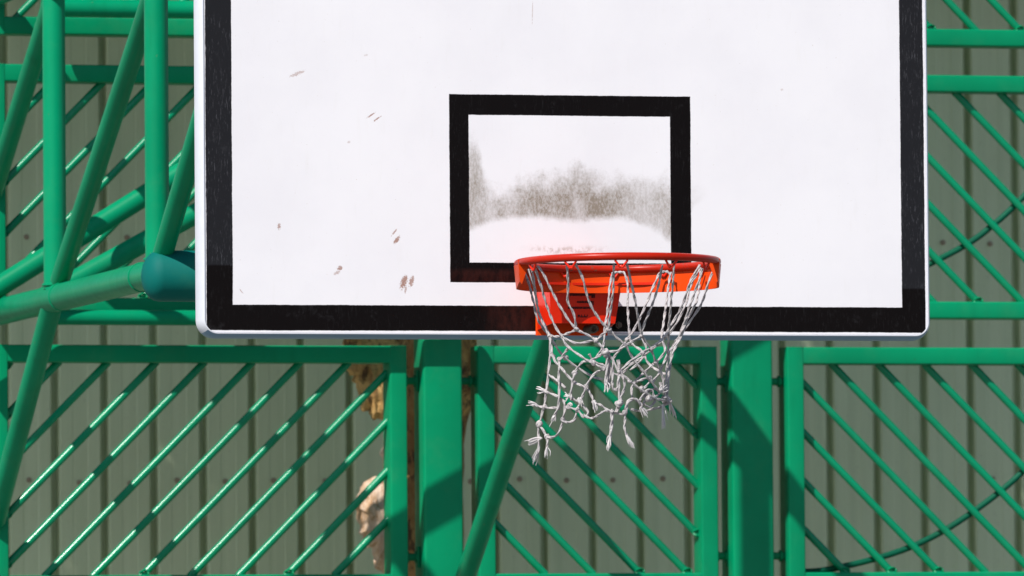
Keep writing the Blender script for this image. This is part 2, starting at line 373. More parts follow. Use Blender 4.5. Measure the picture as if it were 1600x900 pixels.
# ---- tree between fence and wall
YT = 4.35
tb = at(665, 900, YT)
tree = empty('tree', (tb.x, YT, 0)); tree['_o'] = tuple(tree.location)
tag(tree, 'thick tree trunk with flaking golden bark behind the fence post', 'tree')
def nz3(p, s, seed=0.0): return mnoise.noise(Vector((p[0] * s + seed, p[1] * s + seed * 1.7, p[2] * s - seed)))
def trunk():
    b = MB(); seg = 40; vv = []; rows = 90; prof_l = [(-200, 600), (500, 604), (560, 603), (620, 606), (700, 605), (800, 606), (900, 603), (3000, 560)]
    prof_r = [(-200, 738), (500, 741), (600, 740), (640, 733), (665, 722), (760, 720), (900, 722), (3000, 770)]
    def interp(t, y):
        for (a, b_), (c, d) in zip(t, t[1:]):
            if y <= c: return b_ + (d - b_) * (y - a) / (c - a)
        return t[-1][1]
    z1 = 5.6
    for j in range(rows):
        z = z1 * j / (rows - 1)
        y = 900 - (z - tb.z) * FPX / 23.8
        y = max(-200, min(2600, y))
        xl = at(interp(prof_l, y), 600, YT).x; xr = at(interp(prof_r, y), 600, YT).x
        cx, rx = (xl + xr) / 2, (xr - xl) / 2
        for k in range(seg):
            a = 2 * math.pi * k / seg; p = Vector((cx + rx * math.cos(a), YT + rx * math.sin(a), z))
            f = 1 + 0.10 * nz3(p, 9, 3) + 0.07 * nz3((p.x * 2.2, p.y * 2.2, p.z * 0.6), 12, 9)
            vv.append((cx + rx * f * math.cos(a), YT + rx * f * math.sin(a), z))
    ff = [(j * seg + k, j * seg + (k + 1) % seg, (j + 1) * seg + (k + 1) % seg, (j + 1) * seg + k) for j in range(rows - 1) for k in range(seg)]
    b.add(vv, ff); return b
trunk().build('trunk', M['bark'], tree, angle=60)
def bark_plate(outline, mat, Y, bulge, seed, label):
    """a thick curled flake of bark: outline in pixels, turned into a lens-shaped slab at depth Y"""
    pts = [at(a, b_, Y) for a, b_ in outline]
    c = sum(pts, Vector()) / len(pts); pts = smooth(pts + [pts[0]], 4)[:-1]; n = len(pts); b = MB(); vv = []; rings = 7
    for side in (-1, 1):
        for r in range(rings):
            t = 1 - r / rings
            for i, p in enumerate(pts):
                q = c.lerp(p, t)
                jag = 0.016 * nz3(p, 40, seed) + 0.010 * nz3(p, 95, seed + 2)
                d = math.sqrt(max(0, 1 - t * t)) * bulge * (1 if side < 0 else 0.5) + (0.010 if side > 0 else 0) + (0.022 * nz3(q, 17, seed) + 0.012 * nz3(q, 45, seed + 4)) * (1 - 0.4 * t) * (1 if side < 0 else 0)
                vv.append((q.x + jag * t, q.y + side * d, q.z + jag * t * 0.7))
        vv.append((c.x, c.y + side * bulge * (1 if side < 0 else .5), c.z))
    off = rings * n + 1; ff = []
    for s in (0, 1):
        for r in range(rings - 1):
            for i in range(n):
                f = (s * off + r * n + i, s * off + r * n + (i + 1) % n, s * off + (r + 1) * n + (i + 1) % n, s * off + (r + 1) * n + i)
                ff.append(f if s == 0 else f[::-1])
        for i in range(n):
            f = (s * off + (rings - 1) * n + i, s * off + (rings - 1) * n + (i + 1) % n, s * off + rings * n); ff.append(f if s == 0 else f[::-1])
    for i in range(n): ff.append((i, off + i, off + (i + 1) % n, (i + 1) % n))
    b.add(vv, ff); o = b.build('bark_plate', mat, tree, angle=50); o['label'] = label
bark_plate([(533, 505), (560, 500), (625, 500), (632, 560), (625, 640), (607, 668), (597, 652), (580, 655), (572, 640), (562, 622), (556, 600), (549, 585), (547, 560), (538, 535)], M['bark_dark'], YT - .17, 0.05, 2, 'dark brown flake of bark peeling from the trunk below the board')
bark_plate([(570, 752), (590, 745), (625, 742), (632, 800), (628, 880), (612, 896), (598, 893), (590, 880), (582, 862), (570, 845), (560, 815), (556, 790), (562, 765)], M['bark_pale'], YT - .17, 0.06, 5, 'pale pinkish flake of bark on the trunk')
bark_plate([(600, 690), (606, 684), (622, 690), (624, 730), (606, 735), (600, 715)], M['bark_pale'], YT - .165, 0.02, 8, 'small pale flake of bark on the trunk')
bark_plate([(700, 505), (738, 505), (744, 560), (742, 600), (738, 632), (728, 646), (712, 640), (704, 600)], M['bark_dark'], YT - .15, 0.04, 11, 'dark flake of bark on the right side of the trunk')
def shade_crown():
    """unseen foliage added above the view to shade the wall, sparing the fence"""
    rnd = random.Random(3); vv = []; ff = []
    cl = []
    while len(cl) < 420:
        p = Vector((rnd.uniform(-4.6, 3.4), rnd.uniform(2.9, 4.3), rnd.uniform(4.6, 7.4)))
        sh = p.z + 1.5 * (p.y - 3.6)                      # sheared along the sunlight to shade only the wall
        if 4.62 < sh < 6.85: cl.append(p)
    for c in cl:
        rr_ = rnd.uniform(.28, .5)
        for k in range(30):
            d = Vector((rnd.gauss(0, 1), rnd.gauss(0, 1), rnd.gauss(0, 1))).normalized() * rr_ * rnd.random() ** .4
            p = c + d
            if p.z < 4.3 or p.z + 1.5 * (p.y - 3.6) < 4.3: continue
            n = Vector((rnd.gauss(0, .6), rnd.gauss(0, .6), 1)).normalized(); t = n.orthogonal().normalized(); t.rotate(Matrix.Rotation(rnd.uniform(0, 6.28), 3, n)); s = n.cross(t)
            L = rnd.uniform(.09, .15); W_ = L * .36; b = len(vv)
            vv += [p - t * L, p + s * W_ + n * .01, p + t * L, p - s * W_ + n * .01]; ff.append((b, b + 1, b + 2, b + 3))
    b = MB(); b.v = [tuple(v) for v in vv]; b.f = ff
    return b.build('shade_crown', M['shade_crown_leaf'], tree)
shade_crown()
lb = MB()
for a, (ex, ey, ez) in enumerate([(-2.6, 4.0, 5.8), (-1.5, 4.9, 6.8), (2.6, 4.7, 6.4), (.9, 4.2, 7.1), (-.4, 5.3, 6.4)]):
    s0 = Vector((tree.location.x, YT, 4.7 + .12 * a)); e = Vector((ex, ey, ez)); mid = s0.lerp(e, .5) + Vector((0, 0, .25))
    lim = MB(); pp = smooth([s0, mid, e], 6); lim.tube(pp, [.085 - .06 * i / (len(pp) - 1) for i in range(len(pp))], 8); lim.build('limb', M['bark'], tree, angle=60)
del tree['_o']

# ---- green fence: posts and slatted panels
DEP = 0.088; RW = at(800, 540, YF).z - at(800, 567.5, YF).z          # rail width
def post(px0, px1, label, ztop=5.0):
    x0, x1 = at(px0, 700, YF).x, at(px1, 700, YF).x; c = (x0 + x1) / 2; wd = x1 - x0
    b = MB(); b.bar((c, YF + wd / 2 - .012, 0.0), (c, YF + wd / 2 - .012, ztop), wd, wd, .008)
    o = b.build('fence_post', M['green'], loc=(c, YF + wd / 2 - .012, 0))
    tag(o, label, 'post', 'square posts of the green fence'); return c, wd
P1, PW = post(660.5, 722, 'square green fence post under the backboard, in front of the tree trunk')
P2, _ = post(1142.5, 1207, 'square green fence post right of the net, between two slatted panels')
P0 = P1 - (P2 - P1) * 1.285
def rowz(px, top, bot): return at(px, top, YF).z, at(px, bot, YF).z
Z_low = (at(100, 537, YF).z + at(1400, 543.5, YF).z) / 2
Z_lowb = at(500, 897, YF).z - RW
Z_upt = at(1500, 117, YF).z; Z_upb = at(1500, 498, YF).z
Z_tpb = at(1500, 45, YF).z - RW
panels = {}
def panel(key, x0, x1, z0, z1, slope, anchors, label, hinges=(), arc=None):
    t = empty('fence_section', ((x0 + x1) / 2, YF + DEP / 2, z0)); t['_o'] = tuple(t.location); panels[key] = t
    tag(t, label, 'fence section', 'slatted sections of the green fence')
    yc = YF + DEP / 2
    for x in (x0 + RW / 2, x1 - RW / 2):
        MB().bar((x, yc, z0), (x, yc, z1), RW, DEP, .005).build('stile', M['green'], t)
    for z in (z0 + RW / 2, z1 - RW / 2):
        MB().bar((x0 + RW - .004, yc, z), (x1 - RW + .004, yc, z), RW - .001, DEP - .003, .005).build('rail', M['green'], t)
    ix0, ix1, iz0, iz1 = x0 + RW - .004, x1 - RW + .004, z0 + RW - .004, z1 - RW + .004
    # slats at 45 degrees through the anchor line, repeated over the whole opening
    (ax, az), p = anchors
    for k in range(-40, 41):
        c = az - slope * (ax + k * p)                              # z = slope * x + c
        q = []
        for x in (ix0, ix1):
            z = slope * x + c
            if iz0 <= z <= iz1: q.append((x, z))
        for z in (iz0, iz1):
            x = (z - c) / slope
            if ix0 < x < ix1: q.append((x, z))
        if len(q) < 2: continue
        q.sort(); (xa, za), (xb, zb_) = q[0], q[-1]
        if xb - xa < .02: continue
        jit = random.uniform(-.0012, .0012)
        s = MB().tube([(xa, yc + .004, za + jit), (xb, yc + .004, zb_ + jit)], .0112, 14).build('slat', M['green_slat'], t)
        if random.random() < .55:                                   # weld bead where the slat meets the frame
            e = (xb, zb_) if zb_ < za else (xa, za)
            wv_ = MB(); sx = -1 if e[0] == xb else 1
            cx, cz_ = e[0] + sx * .006, e[1] + .008
            ring = [(cx + .0125 * math.cos(a_ * .5236), yc - .007 + .004 * math.sin(a_ * 1.3), cz_ + .009 * math.sin(a_ * .5236)) for a_ in range(12)]
            wv_.tube(ring, .0032, 6, closed=True).build('weld', M['green'], s)
    for hz, side, xe in hinges:                                    # pins that hold the panel to its post
        xs = x0 if side < 0 else x1
        h = MB(); h.tube([(xs, yc + .01, hz), (xe, yc + .01, hz)], .011, 12)
        h.tube([(xs + side * .006, yc + .01, hz), (xs + side * .014, yc + .01, hz)], .017, 6); h.tube([(xe - side * .012, yc + .01, hz), (xe - side * .002, yc + .01, hz)], .017, 6)
        h.bar((xe - side * .004, yc + .012, hz - .03), (xe - side * .004, yc + .012, hz + .03), .006, .034, .002)
        h.build('hinge_pin', M['green'], t)
    if arc:
        pp = smooth([Vector((v.x, YF + DEP / 2 + .024, v.z)) for v in arc], 8)
        MB().tube(pp, .0092, 12).build('curved_rod', M['rod'], t)
    del t['_o']
def A(px, py): v = at(px, py, YF + DEP / 2); return v.x, v.z
xL0 = at(-14, 700, YF).x; xL1 = at(637, 700, YF).x; xM0 = at(747.5, 700, YF).x; xM1 = at(1122, 700, YF).x; xR0 = at(1231.5, 700, YF).x; xR1 = xR0 + 1.22
hz1, hz2 = at(650, 594, YF).z, at(650, 870, YF).z
pl, pr = P1 - PW / 2, P1 + PW / 2; ql, qr = P2 - PW / 2, P2 + PW / 2
pA = (A(547, 566)[0] - A(95, 566)[0]) / 6
panel('ll', xL0, xL1, Z_lowb, Z_low, 1, (A(320, 566), pA), 'green slatted fence section left of the tree trunk, below the backboard corner', [(hz1, 1, pl), (hz2, 1, pl)])
pB = (A(1073, 895)[0] - A(849, 895)[0]) / 3
panel('lm', xM0, xM1, Z_lowb, Z_low, -1, (A(1000, 895), pB), 'narrow green slatted fence section behind the torn net', [(hz1, -1, pr), (hz2, -1, pr), (hz1, 1, ql), (hz2, 1, ql)])
pC = (A(1593, 571)[0] - A(1302, 571)[0]) / 4
arc1 = [at(a, b, YF) for a, b in ((1262, 893), (1300, 890), (1380, 872), (1450, 847), (1520, 807), (1600, 745), (1660, 678), (1700, 622))]
panel('lr', xR0, xR1, Z_lowb, Z_low, -1, (A(1447, 571), pC), 'green slatted fence section at the lower right with a curved rod behind its slats', [(hz1, -1, qr), (hz2, -1, qr)], arc1)
pD = (A(318, 127)[0] - A(163, 127)[0]) / 2
xU0 = at(-18, 300, YF).x
panel('ul', xU0, xL1, Z_upb, Z_upt, 1, (A(163, 127), pD), 'green slatted fence section left of the backboard, behind the tube frame')
pE = (A(1597, 471)[0] - A(1457, 471)[0]) / 2
arc2 = [at(a, b, YF) for a, b in ((1300, 476), (1380, 448), (1452, 416), (1520, 381), (1560, 352), (1600, 316), (1660, 250), (1700, 190))]
panel('ur', xR0, xR1, Z_upb, Z_upt, -1, (A(1528, 471), pE), 'green slatted fence section right of the backboard with a curved rod behind it', (), arc2)
Ztt = Z_tpb + (Z_upt - Z_upb)
panel('tl', xU0, xL1, Z_tpb, Ztt, 1, (A(163, 127), pD), 'green slatted fence section at the top left of which only the bottom rail shows')
panel('tr', xR0, xR1, Z_tpb, Ztt, -1, (A(1521, 43), pE), 'green slatted fence section in the top right corner above the other panels')

# ---- tube frame that carries the board
XL, XR = -0.70, 0.58
def yx(px, py, X):                       # depth at which the ray through a pixel crosses the plane X = const
    d = FW + RT * ((px - 800) / FPX) + UP * ((450 - py) / FPX); t = (X - CAM.x) / d.x; return CAM + d * t
fr = empty('goal_support_frame', (0, YF, 0)); fr['_o'] = tuple(fr.location)
tag(fr, 'green tubular steel frame holding the backboard from behind', 'support frame')
V1 = yx(86, 440, XL); V2 = yx(246, 420, XL)
zc = yx(100, 463, XL).z                                     # lower chord
zt = yx(0, -14, XL).z                                       # upper chord
def tub(name, p0, p1, r, mat='green_tube', seg=28): return MB().tube([p0, p1], r, seg).build(name, M[mat], fr)
YR = YF + .02
for X in (XL, XR):
    lc = tub('lower_chord', (X, YR, zc), (X, V2.y - .02, zc), .037)
    for yy in (V1.y - .10, V2.y + .18): MB().tube([(X + .0375 * math.cos(a * math.pi / 12), yy + .0006 * (a % 3), zc + .0375 * math.sin(a * math.pi / 12)) for a in range(24)], .0022, 6, closed=True).build('weld', M['green_tube'], lc)
    tub('upper_chord', (X, YR, zt), (X, .11, zt), .037)
    for v in (V1, V2): 
        u = tub('upright', (X, v.y, zc + .025), (X, v.y, zt), .031)
        MB().tube([(X + .033 * math.cos(a * math.pi / 12), v.y + .033 * math.sin(a * math.pi / 12), zc + .037 - .013 * abs(math.sin(a * math.pi / 12)) ** 2 * 0 ) for a in range(24)], .004, 6, closed=True).build('weld', M['green_tube'], u)
    tub('upright', (X, .13, BZ0 + .1), (X, .13, zt), .031)
    sl = (yx(197, 100, XL).z - yx(143, 267, XL).z) / (yx(197, 100, XL).y - yx(143, 267, XL).y)     # rise per metre of depth
    for px_, py_ in ((94, 437), (253, 402), (-50, 430)):
        b0 = yx(px_, py_, XL); b1 = b0 + Vector((0, (zt - b0.z) / sl, zt - b0.z))
        b1.y = max(b1.y, .12); b0.x = b1.x = X
        if px_ == -50: b0.x += .0; b1.x = X
        tub('diagonal', b0, b1, .0265)
    # strut going back and down to the fence posts
    if X == XL: s0, s1 = yx(83, 470, XL), yx(5, 767, XL)
    else: s0, s1 = yx(853, 527, XR), yx(731, 891, XR)
    d = (s1 - s0).normalized()
    s0 = s0 - d * ((s0.z - zc) / d.z) if abs(s0.z - zc) > .01 else s0
    e = s0 + d * ((YF - .005 - s0.y) / d.y)
    st = tub('strut', s0, e, .0285)
    tub('lower_arm', (X * .7, V2.y - .05, zc), (X * .7, .09, zc), .03)
cbz = yx(260, 430, XL).z
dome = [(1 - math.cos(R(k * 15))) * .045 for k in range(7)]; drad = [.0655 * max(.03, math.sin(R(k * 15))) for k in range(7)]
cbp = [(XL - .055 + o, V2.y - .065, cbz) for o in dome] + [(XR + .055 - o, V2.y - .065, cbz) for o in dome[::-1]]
MB().tube(cbp, drad + drad[::-1], 40).build('cross_beam', M['teal_shade'], fr, angle=60)
YX = YF - .075; YX2 = YF - .12
zl2 = at(150, 496, YX).z; zt2 = at(150, 13, YX2).z
tub('rear_cross_tube', (P0, YX, zl2), (P1 + .05, YX, zl2), .0215)
tub('rear_cross_tube', (P0, YX2, zt2), (P1 + .05, YX2, zt2), .0255)
a0, a1 = at(0, 447, YF - .16), at(283, 270, YF - .16); d = (a1 - a0).normalized()
tub('cross_brace', a0 - d * .18, a0 + d * ((zt - a0.z) / d.z), .0295)
a0, a1 = at(123, 435, V1.y + .25), at(307, 333, V1.y + .25); d = (a1 - a0).normalized()
tub('cross_brace', a0 - d * .14, a0 + d * ((zt - a0.z) / d.z), .0285)
del fr['_o']

# ================================================================== backboard
bb = empty('backboard', (0, .03, BZ0)); bb['_o'] = tuple(bb.location)
tag(bb, 'white basketball backboard with black border lines, scuffed and grimy', 'backboard')
def rrect(x0, x1, z0, z1, r, n=8):
    out = []
    for cx, cz_, a0 in ((x1 - r, z1 - r, 0), (x0 + r, z1 - r, 90), (x0 + r, z0 + r, 180), (x1 - r, z0 + r, 270)):
        for k in range(n + 1): a = R(a0 + 90 * k / n); out.append((cx + r * math.cos(a), cz_ + r * math.sin(a)))
    return out
def board_sheet():
    b = MB(); o = rrect(BX0, BX1, BZ0, BZ1, .03); n = len(o)
    vv = [(x, 0, z) for x, z in o] + [(x, .02, z) for x, z in o]
    b.add(vv, [tuple(range(n)), tuple(range(2 * n - 1, n - 1, -1))] + [(i, n + i, n + (i + 1) % n, (i + 1) % n) for i in range(n)])
    return b.build('painted_sheet', M['board'], bb)
board_sheet()
def trim():
    b = MB(); prof_ = [(0.0005, -.001), (.001, -.0025), (.0030, -.0025), (.0042, -.001), (.0095, .010), (.0125, .022), (.014, .036), (.0135, .047), (.010, .05), (-.03, .05), (-.03, .047), (.0005, .047), (.0005, .003)]
    rings = []
    for off, y in prof_:
        rings.append([(x, y, z) for x, z in rrect(BX0 - off, BX1 + off, BZ0 - off, BZ1 + off, max(.004, .03 + off))])
    n = len(rings[0]); vv = [p for r in rings for p in r]; q = len(rings)
    ff = [(j * n + i, ((j + 1) % q) * n + i, ((j + 1) % q) * n + (i + 1) % n, j * n + (i + 1) % n) for j in range(q) for i in range(n)]
    low = lambda f: 3 <= f // n <= 7 and 22 <= f % n <= 31            # the outer face of the bottom run and its corners
    used = lambda sel: [f for k, f in enumerate(ff) if low(k) == sel]
    for nm, mt, sel in (('edge_trim', 'trim', False), ('bottom_trim', 'trim_blue', True)):
        b = MB(); b.add(vv, used(sel)); b.build(nm, M[mt], bb, angle=20)
trim()
for x in (-.49, .41): MB().box(x - .05, x + .05, .02, .10, BZ0 + .1, BZ0 + .98).build('back_rail', M['green_tube'], bb)
for z in (zc, zt): MB().box(XL - .05, XR + .05, .052, .12, z - .03, z + .03).build('mounting_bar', M['green_tube'], bb)
del bb['_o']

# ================================================================== rim
XC, YC, ZC, RR = .012, -.385, 3.05, .2360
rim = empty('basketball_hoop', (XC, 0, ZC)); rim['_o'] = tuple(rim.location)
tag(rim, 'orange red basketball rim with bracket bolted to the backboard', 'rim')
def circ(r, z, n=96, a0=0, a1=360, full=True):
    return [(XC + r * math.cos(R(a0 + (a1 - a0) * k / (n if full else n - 1))), YC + r * math.sin(R(a0 + (a1 - a0) * k / (n if full else n - 1))), z) for k in range(n)]
ring = MB().tube([(x, y, z - .003 * (y - YC) / RR) for x, y, z in circ(RR, ZC)], .0092, 16, closed=True).build('ring', M['red_ring'], rim)
# reinforcing band welded under the rear half of the ring, seen from the camera's side: ends face the viewer
A0, A1 = -26, 182
def band():
    b = MB(); n = 60; vv = []
    zlo = -.060
    for k in range(n):
        a = A0 + (A1 - A0) * k / (n - 1); e = min(k, n - 1 - k) / 3.0; h = zlo * min(1, .72 + .28 * e)
        c, s = math.cos(R(a)), math.sin(R(a))
        for rr_, zz in ((RR + .009, -.006), (RR + .004, h), (RR - .001, h), (RR + .004, -.006)): vv.append((XC + rr_ * c, YC + rr_ * s, ZC + zz))
    ff = [(4 * k + i, 4 * k + (i + 1) % 4, 4 * k + 4 + (i + 1) % 4, 4 * k + 4 + i) for k in range(n - 1) for i in range(4)] + [(3, 2, 1, 0), tuple(4 * (n - 1) + i for i in range(4))]
    b.add(vv, ff); return b.build('band', M['orange'], rim)
band()
for a, s in ((A0, 1), (A1, -1)):      # gusset plates closing the band's ends
    c, sn = math.cos(R(a)), math.sin(R(a)); tx, ty = -sn * .0025 * s, c * .0025 * s
    prof2 = [(RR + .010, .006), (RR + .006, -.045), (RR + .001, -.052), (RR - .018, -.002), (RR - .012, .004)]
    vv = [(XC + r * c - tx, YC + r * sn - ty, ZC + z) for r, z in prof2] + [(XC + r * c + tx, YC + r * sn + ty, ZC + z) for r, z in prof2]; n = 5
    MB().add(vv, [tuple(range(n)), tuple(range(2 * n - 1, n - 1, -1))] + [(i, n + i, n + (i + 1) % n, (i + 1) % n) for i in range(n)]).build('gusset', M['orange'], rim)
# bracket: base plate, top plate, housing
bl, brr = at(838, 500, -.012).x, at(838, 500, -.012).x + .178
bxc = (bl + brr) / 2
zbt = at(890, 524, -.012).z
bp = MB(); bp.bar(((bl + brr) / 2, -.0065, zbt), ((bl + brr) / 2, -.0065, ZC - .004), brr - bl, .012, .003); bp = bp.build('base_plate', M['orange'], rim)
YB = -.125
f0, f1 = at(858, 447, YB), at(971, 447, YB); g0, g1 = at(862, 505, YB + .012), at(961, 505, YB + .012)
def housing():
    b = MB(); t = .004
    top = [(f0.x, YB, f0.z), (f1.x, YB, f0.z), (brr - .002, -.013, f0.z), (bl + .002, -.013, f0.z)]
    bot = [(g0.x, YB + .012, g0.z), (g1.x, YB + .012, g0.z), (brr - .002, -.013, g0.z - .012), (bl + .002, -.013, g0.z - .012)]
    c = Vector((bxc, -.06, 0))
    ins = lambda p, k=.955: (c.x + (p[0] - c.x) * k, c.y + (p[1] - c.y) * k, p[2])
    vv = top + bot + [ins(p) for p in top] + [ins(p) for p in bot]
    ff = []
    for i in (0, 1, 3):
        j = (i + 1) % 4; ff += [(i, 4 + i, 4 + j, j), (8 + j, 12 + j, 12 + i, 8 + i), (4 + i, 12 + i, 12 + j, 4 + j)]
    ff += [(0, 1, 2, 3)]
    b.add(vv, ff); return b.build('housing', M['red'], rim)
hs = housing()
tp = MB(); ztp = f0.z + .001
tpz = [(bl - .006, -.013), (brr + .006, -.013), (brr - .0, YB - .004), (XC + .13, -.19), (XC + .155, -.205), (XC + .05, YC + RR - .004), (XC - .05, YC + RR - .004), (XC - .155, -.205), (XC - .13, -.19), (bl + .0, YB - .004)]
n = len(tpz); tp.add([(x, y, ztp) for x, y in tpz] + [(x, y, ztp + .006) for x, y in tpz], [tuple(range(n - 1, -1, -1)), tuple(range(n, 2 * n))] + [(i, (i + 1) % n, n + (i + 1) % n, n + i) for i in range(n)])
tp.build('top_plate', M['red'], rim)
for sx in (-1, 1):
    gx = bxc + sx * .06
    MB().add([(gx - .0025, -.013, ztp + .006), (gx - .0025, -.15, ztp + .006), (gx - .0025, -.15, ZC - .004), (gx - .0025, -.013, ZC + .006), (gx + .0025, -.013, ztp + .006), (gx + .0025, -.15, ztp + .006), (gx + .0025, -.15, ZC - .004), (gx + .0025, -.013, ZC + .006)],
             [(0, 1, 2, 3), (7, 6, 5, 4), (0, 4, 5, 1), (1, 5, 6, 2), (2, 6, 7, 3), (3, 7, 4, 0)]).build('rib', M['red'], rim)
for px_, py_, yy in ((966, 508, -.0135), (853, 456, -.0135), (930, 514, -.0135)):
    v = at(px_, py_, yy); MB().tube([(v.x, -.0125, v.z), (v.x, -.021, v.z)], .0085, 6).tube([(v.x, -.02, v.z), (v.x, -.028, v.z)], .005, 10).build('bolt', M['steel'], rim)
spr = MB(); v = at(925, 514, -.07); spr.tube([(v.x + .009 * math.cos(a * .4), -.02 - a * .0006, v.z + .009 * math.sin(a * .4)) for a in range(120)], .0022, 8); spr.build('spring', M['steel'], rim)
# printed lines on the housing: small illegible lettering and one legible scrap
tilt = (g0 - f0)
def onface(px_, py_):
    t = (py_ - 447) / 58.0; Y = YB + .012 * t - .0012; return at(px_, py_, Y)
rl = random.Random(5)
def marks(name, x0, x1, yc_, h, desc=False):
    b = MB(); x = x0
    while x < x1:
        w_ = rl.uniform(1.1, 2.4)
        y0, y1 = yc_ - h / 2 * rl.uniform(.7, 1.05), yc_ + h / 2 * rl.uniform(.7, 1.05)
        if desc and x > x1 - 5: y1 += 3.5
        p = [onface(x, y0), onface(x + w_ * .75, y0), onface(x + w_ * .7, y1), onface(x - .1, y1)]
        b.add(p + [q + Vector((0, .0008, 0)) for q in p], [(3, 2, 1, 0), (0, 1, 5, 4), (1, 2, 6, 5), (2, 3, 7, 6), (3, 0, 4, 7)]); x += w_ + rl.uniform(.1, .35)
    b.build(name, M['black_print'], rim)
marks('lettering', 890.5, 929, 460.5, 4.2, True); marks('lettering', 902, 926.5, 472, 3.6, True); marks('lettering', 887.5, 926, 481, 3.6)
fc_ = bpy.data.curves.new('print', 'FONT'); fc_.body = 'RLD'; fc_.size = .0128; fc_.extrude = .0004; fc_.offset = .0004; fc_.space_character = 1.15
tmp = bpy.data.objects.new('tmp', fc_); col.objects.link(tmp); bpy.context.view_layer.update()
me = bpy.data.meshes.new_from_object(tmp.evaluated_get(bpy.context.evaluated_depsgraph_get())); bpy.data.objects.remove(tmp); bpy.data.curves.remove(fc_)
me.materials.clear(); me.materials.append(M['black_print'])
lt = bpy.data.objects.new('lettering', me); col.objects.link(lt); lt.parent = rim; v = onface(902.5, 495.5)
lt.location = v - rim.location; lt.rotation_euler = (R(90 - 7), 0, 0)
# net hooks: small bent wires under the ring, twelve around it
hooks = []
for k in range(12):
    a = R(-90 - 14.75 + 30 * k + 1.5)
    c, s = math.cos(a), math.sin(a); tx, ty = -s, c
    def q(t, r, z): return (XC + (RR + r) * c + tx * t, YC + (RR + r) * s + ty * t, ZC + z)
    pp = smooth([q(-.015, 0, -.006), q(-.009, -.001, -.014), q(-.003, -.003, -.022), q(0, -.004, -.019), q(.003, -.003, -.022), q(.009, -.001, -.014), q(.015, 0, -.006)], 4)
    MB().tube(pp, .0028, 8).build('net_hook', M['red'], rim)
del rim['_o']

# ================================================================== net
net = empty('basketball_net', (XC, YC, 2.6)); net['_o'] = tuple(net.location)
tag(net, 'tattered grey white rope net hanging from the rim', 'net')
prof_net = [(395, 964, 152), (420, 962, 148), (445, 962, 137), (470, 961, 126), (500, 958, 112), (525, 956, 103), (560, 952, 98), (600, 947, 103), (640, 945, 106), (700, 945, 112), (730, 945, 114)]
ax_t = (Vector((XC, YC, ZC)) - CAM).dot(FW)
def npt(px_, py_, s):
    for (a, c0, h0), (b, c1, h1) in zip(prof_net, prof_net[1:]):
        if py_ <= b: break
    t = max(0, min(1, (py_ - a) / (b - a))); cx = c0 + (c1 - c0) * t; h = h0 + (h1 - h0) * t
    dx = px_ - cx; dep = math.sqrt(max(0.0, h * h - dx * dx)) / (FPX / ax_t)
    dvec = FW + RT * ((px_ - 800) / FPX) + UP * ((450 - py_) / FPX)
    return CAM + dvec * (ax_t - s * dep)
rn = random.Random(11)
def rope(pts, s=.95, r=.0029, s1=None, name='rope'):
    """strand traced through (x, y) points on the net's surface; s > 0 on the near side, s < 0 on the far side"""
    n = len(pts); s1 = s if s1 is None else s1
    P = [npt(a, b, s + (s1 - s) * i / max(1, n - 1)) for i, (a, b) in enumerate(pts)]
    Q = smooth(P, 7); L = 0.0; out = MB(); sg = 8; rs = []
    # two twisted yarns
    tw = rn.uniform(0, 6); A_ = []; B_ = []
    D = []; 
    step = 0.0035; dense = [Q[0]]
    for a, b in zip(Q, Q[1:]):
        m_ = max(1, int((b - a).length / step)); dense += [a.lerp(b, (j + 1) / m_) for j in range(m_)]
    for i, p in enumerate(dense):
        t = (dense[min(i + 1, len(dense) - 1)] - dense[max(i - 1, 0)]).normalized(); u_ = t.orthogonal().normalized() if abs(t.z) < .5 else (Vector((1, 0, 0)) - t * t.x).normalized(); v_ = t.cross(u_)
        wob_ = Vector((nz3(p, 60, tw), nz3(p, 60, tw + 5), nz3(p, 60, tw + 9))) * .0012
        ph = tw + i * .5; o = (u_ * math.cos(ph) + v_ * math.sin(ph)) * r * .48
        A_.append(p + o + wob_); B_.append(p - o + wob_)
    rr_ = [r * .68 * (1 + .15 * nz3(p, 90, tw)) for p in dense]
    out.tube(A_, rr_, 6); out.tube(B_, rr_, 6)
    out.build(name, M['rope'], net, angle=80); return P[-1]
def knot(px_, py_, s, r=.0075):
    p = npt(px_, py_, s); out = MB(); pts = []
    e = [Vector((rn.gauss(0, 1), rn.gauss(0, 1), rn.gauss(0, 1))).normalized() for _ in range(2)]
    for i in range(28):
        a = i * .55; n_ = (e[0] * math.cos(i * .21) + e[1] * math.sin(i * .33)).normalized(); t = n_.orthogonal().normalized(); b = n_.cross(t)
        pts.append(p + (t * math.cos(a) + b * math.sin(a)) * r * .62)
    out.tube(smooth(pts, 2), r * .42, 6); out.build('knot', M['rope'], net, angle=80)
def fray(px0, py0, px1, py1, s, spread=.0068, n=18):
    p0, p1 = npt(px0, py0, s), npt(px1, py1, s); d = p1 - p0; out = MB()
    for k in range(n):
        o = Vector((rn.gauss(0, 1), rn.gauss(0, 1), rn.gauss(0, 1))) * spread * .55
        st = p0 + o * .25; en = p0 + d * rn.uniform(.75, 1.2) + o
        out.tube(smooth([st, st.lerp(en, .5) + o * rn.uniform(-.2, .5), en], 4), [.00105] * 5 + [.001, .0009, .0008, .0006], 5)
    out.build('frayed_end', M['fray'], net, angle=80)

F, B = .96, -.96
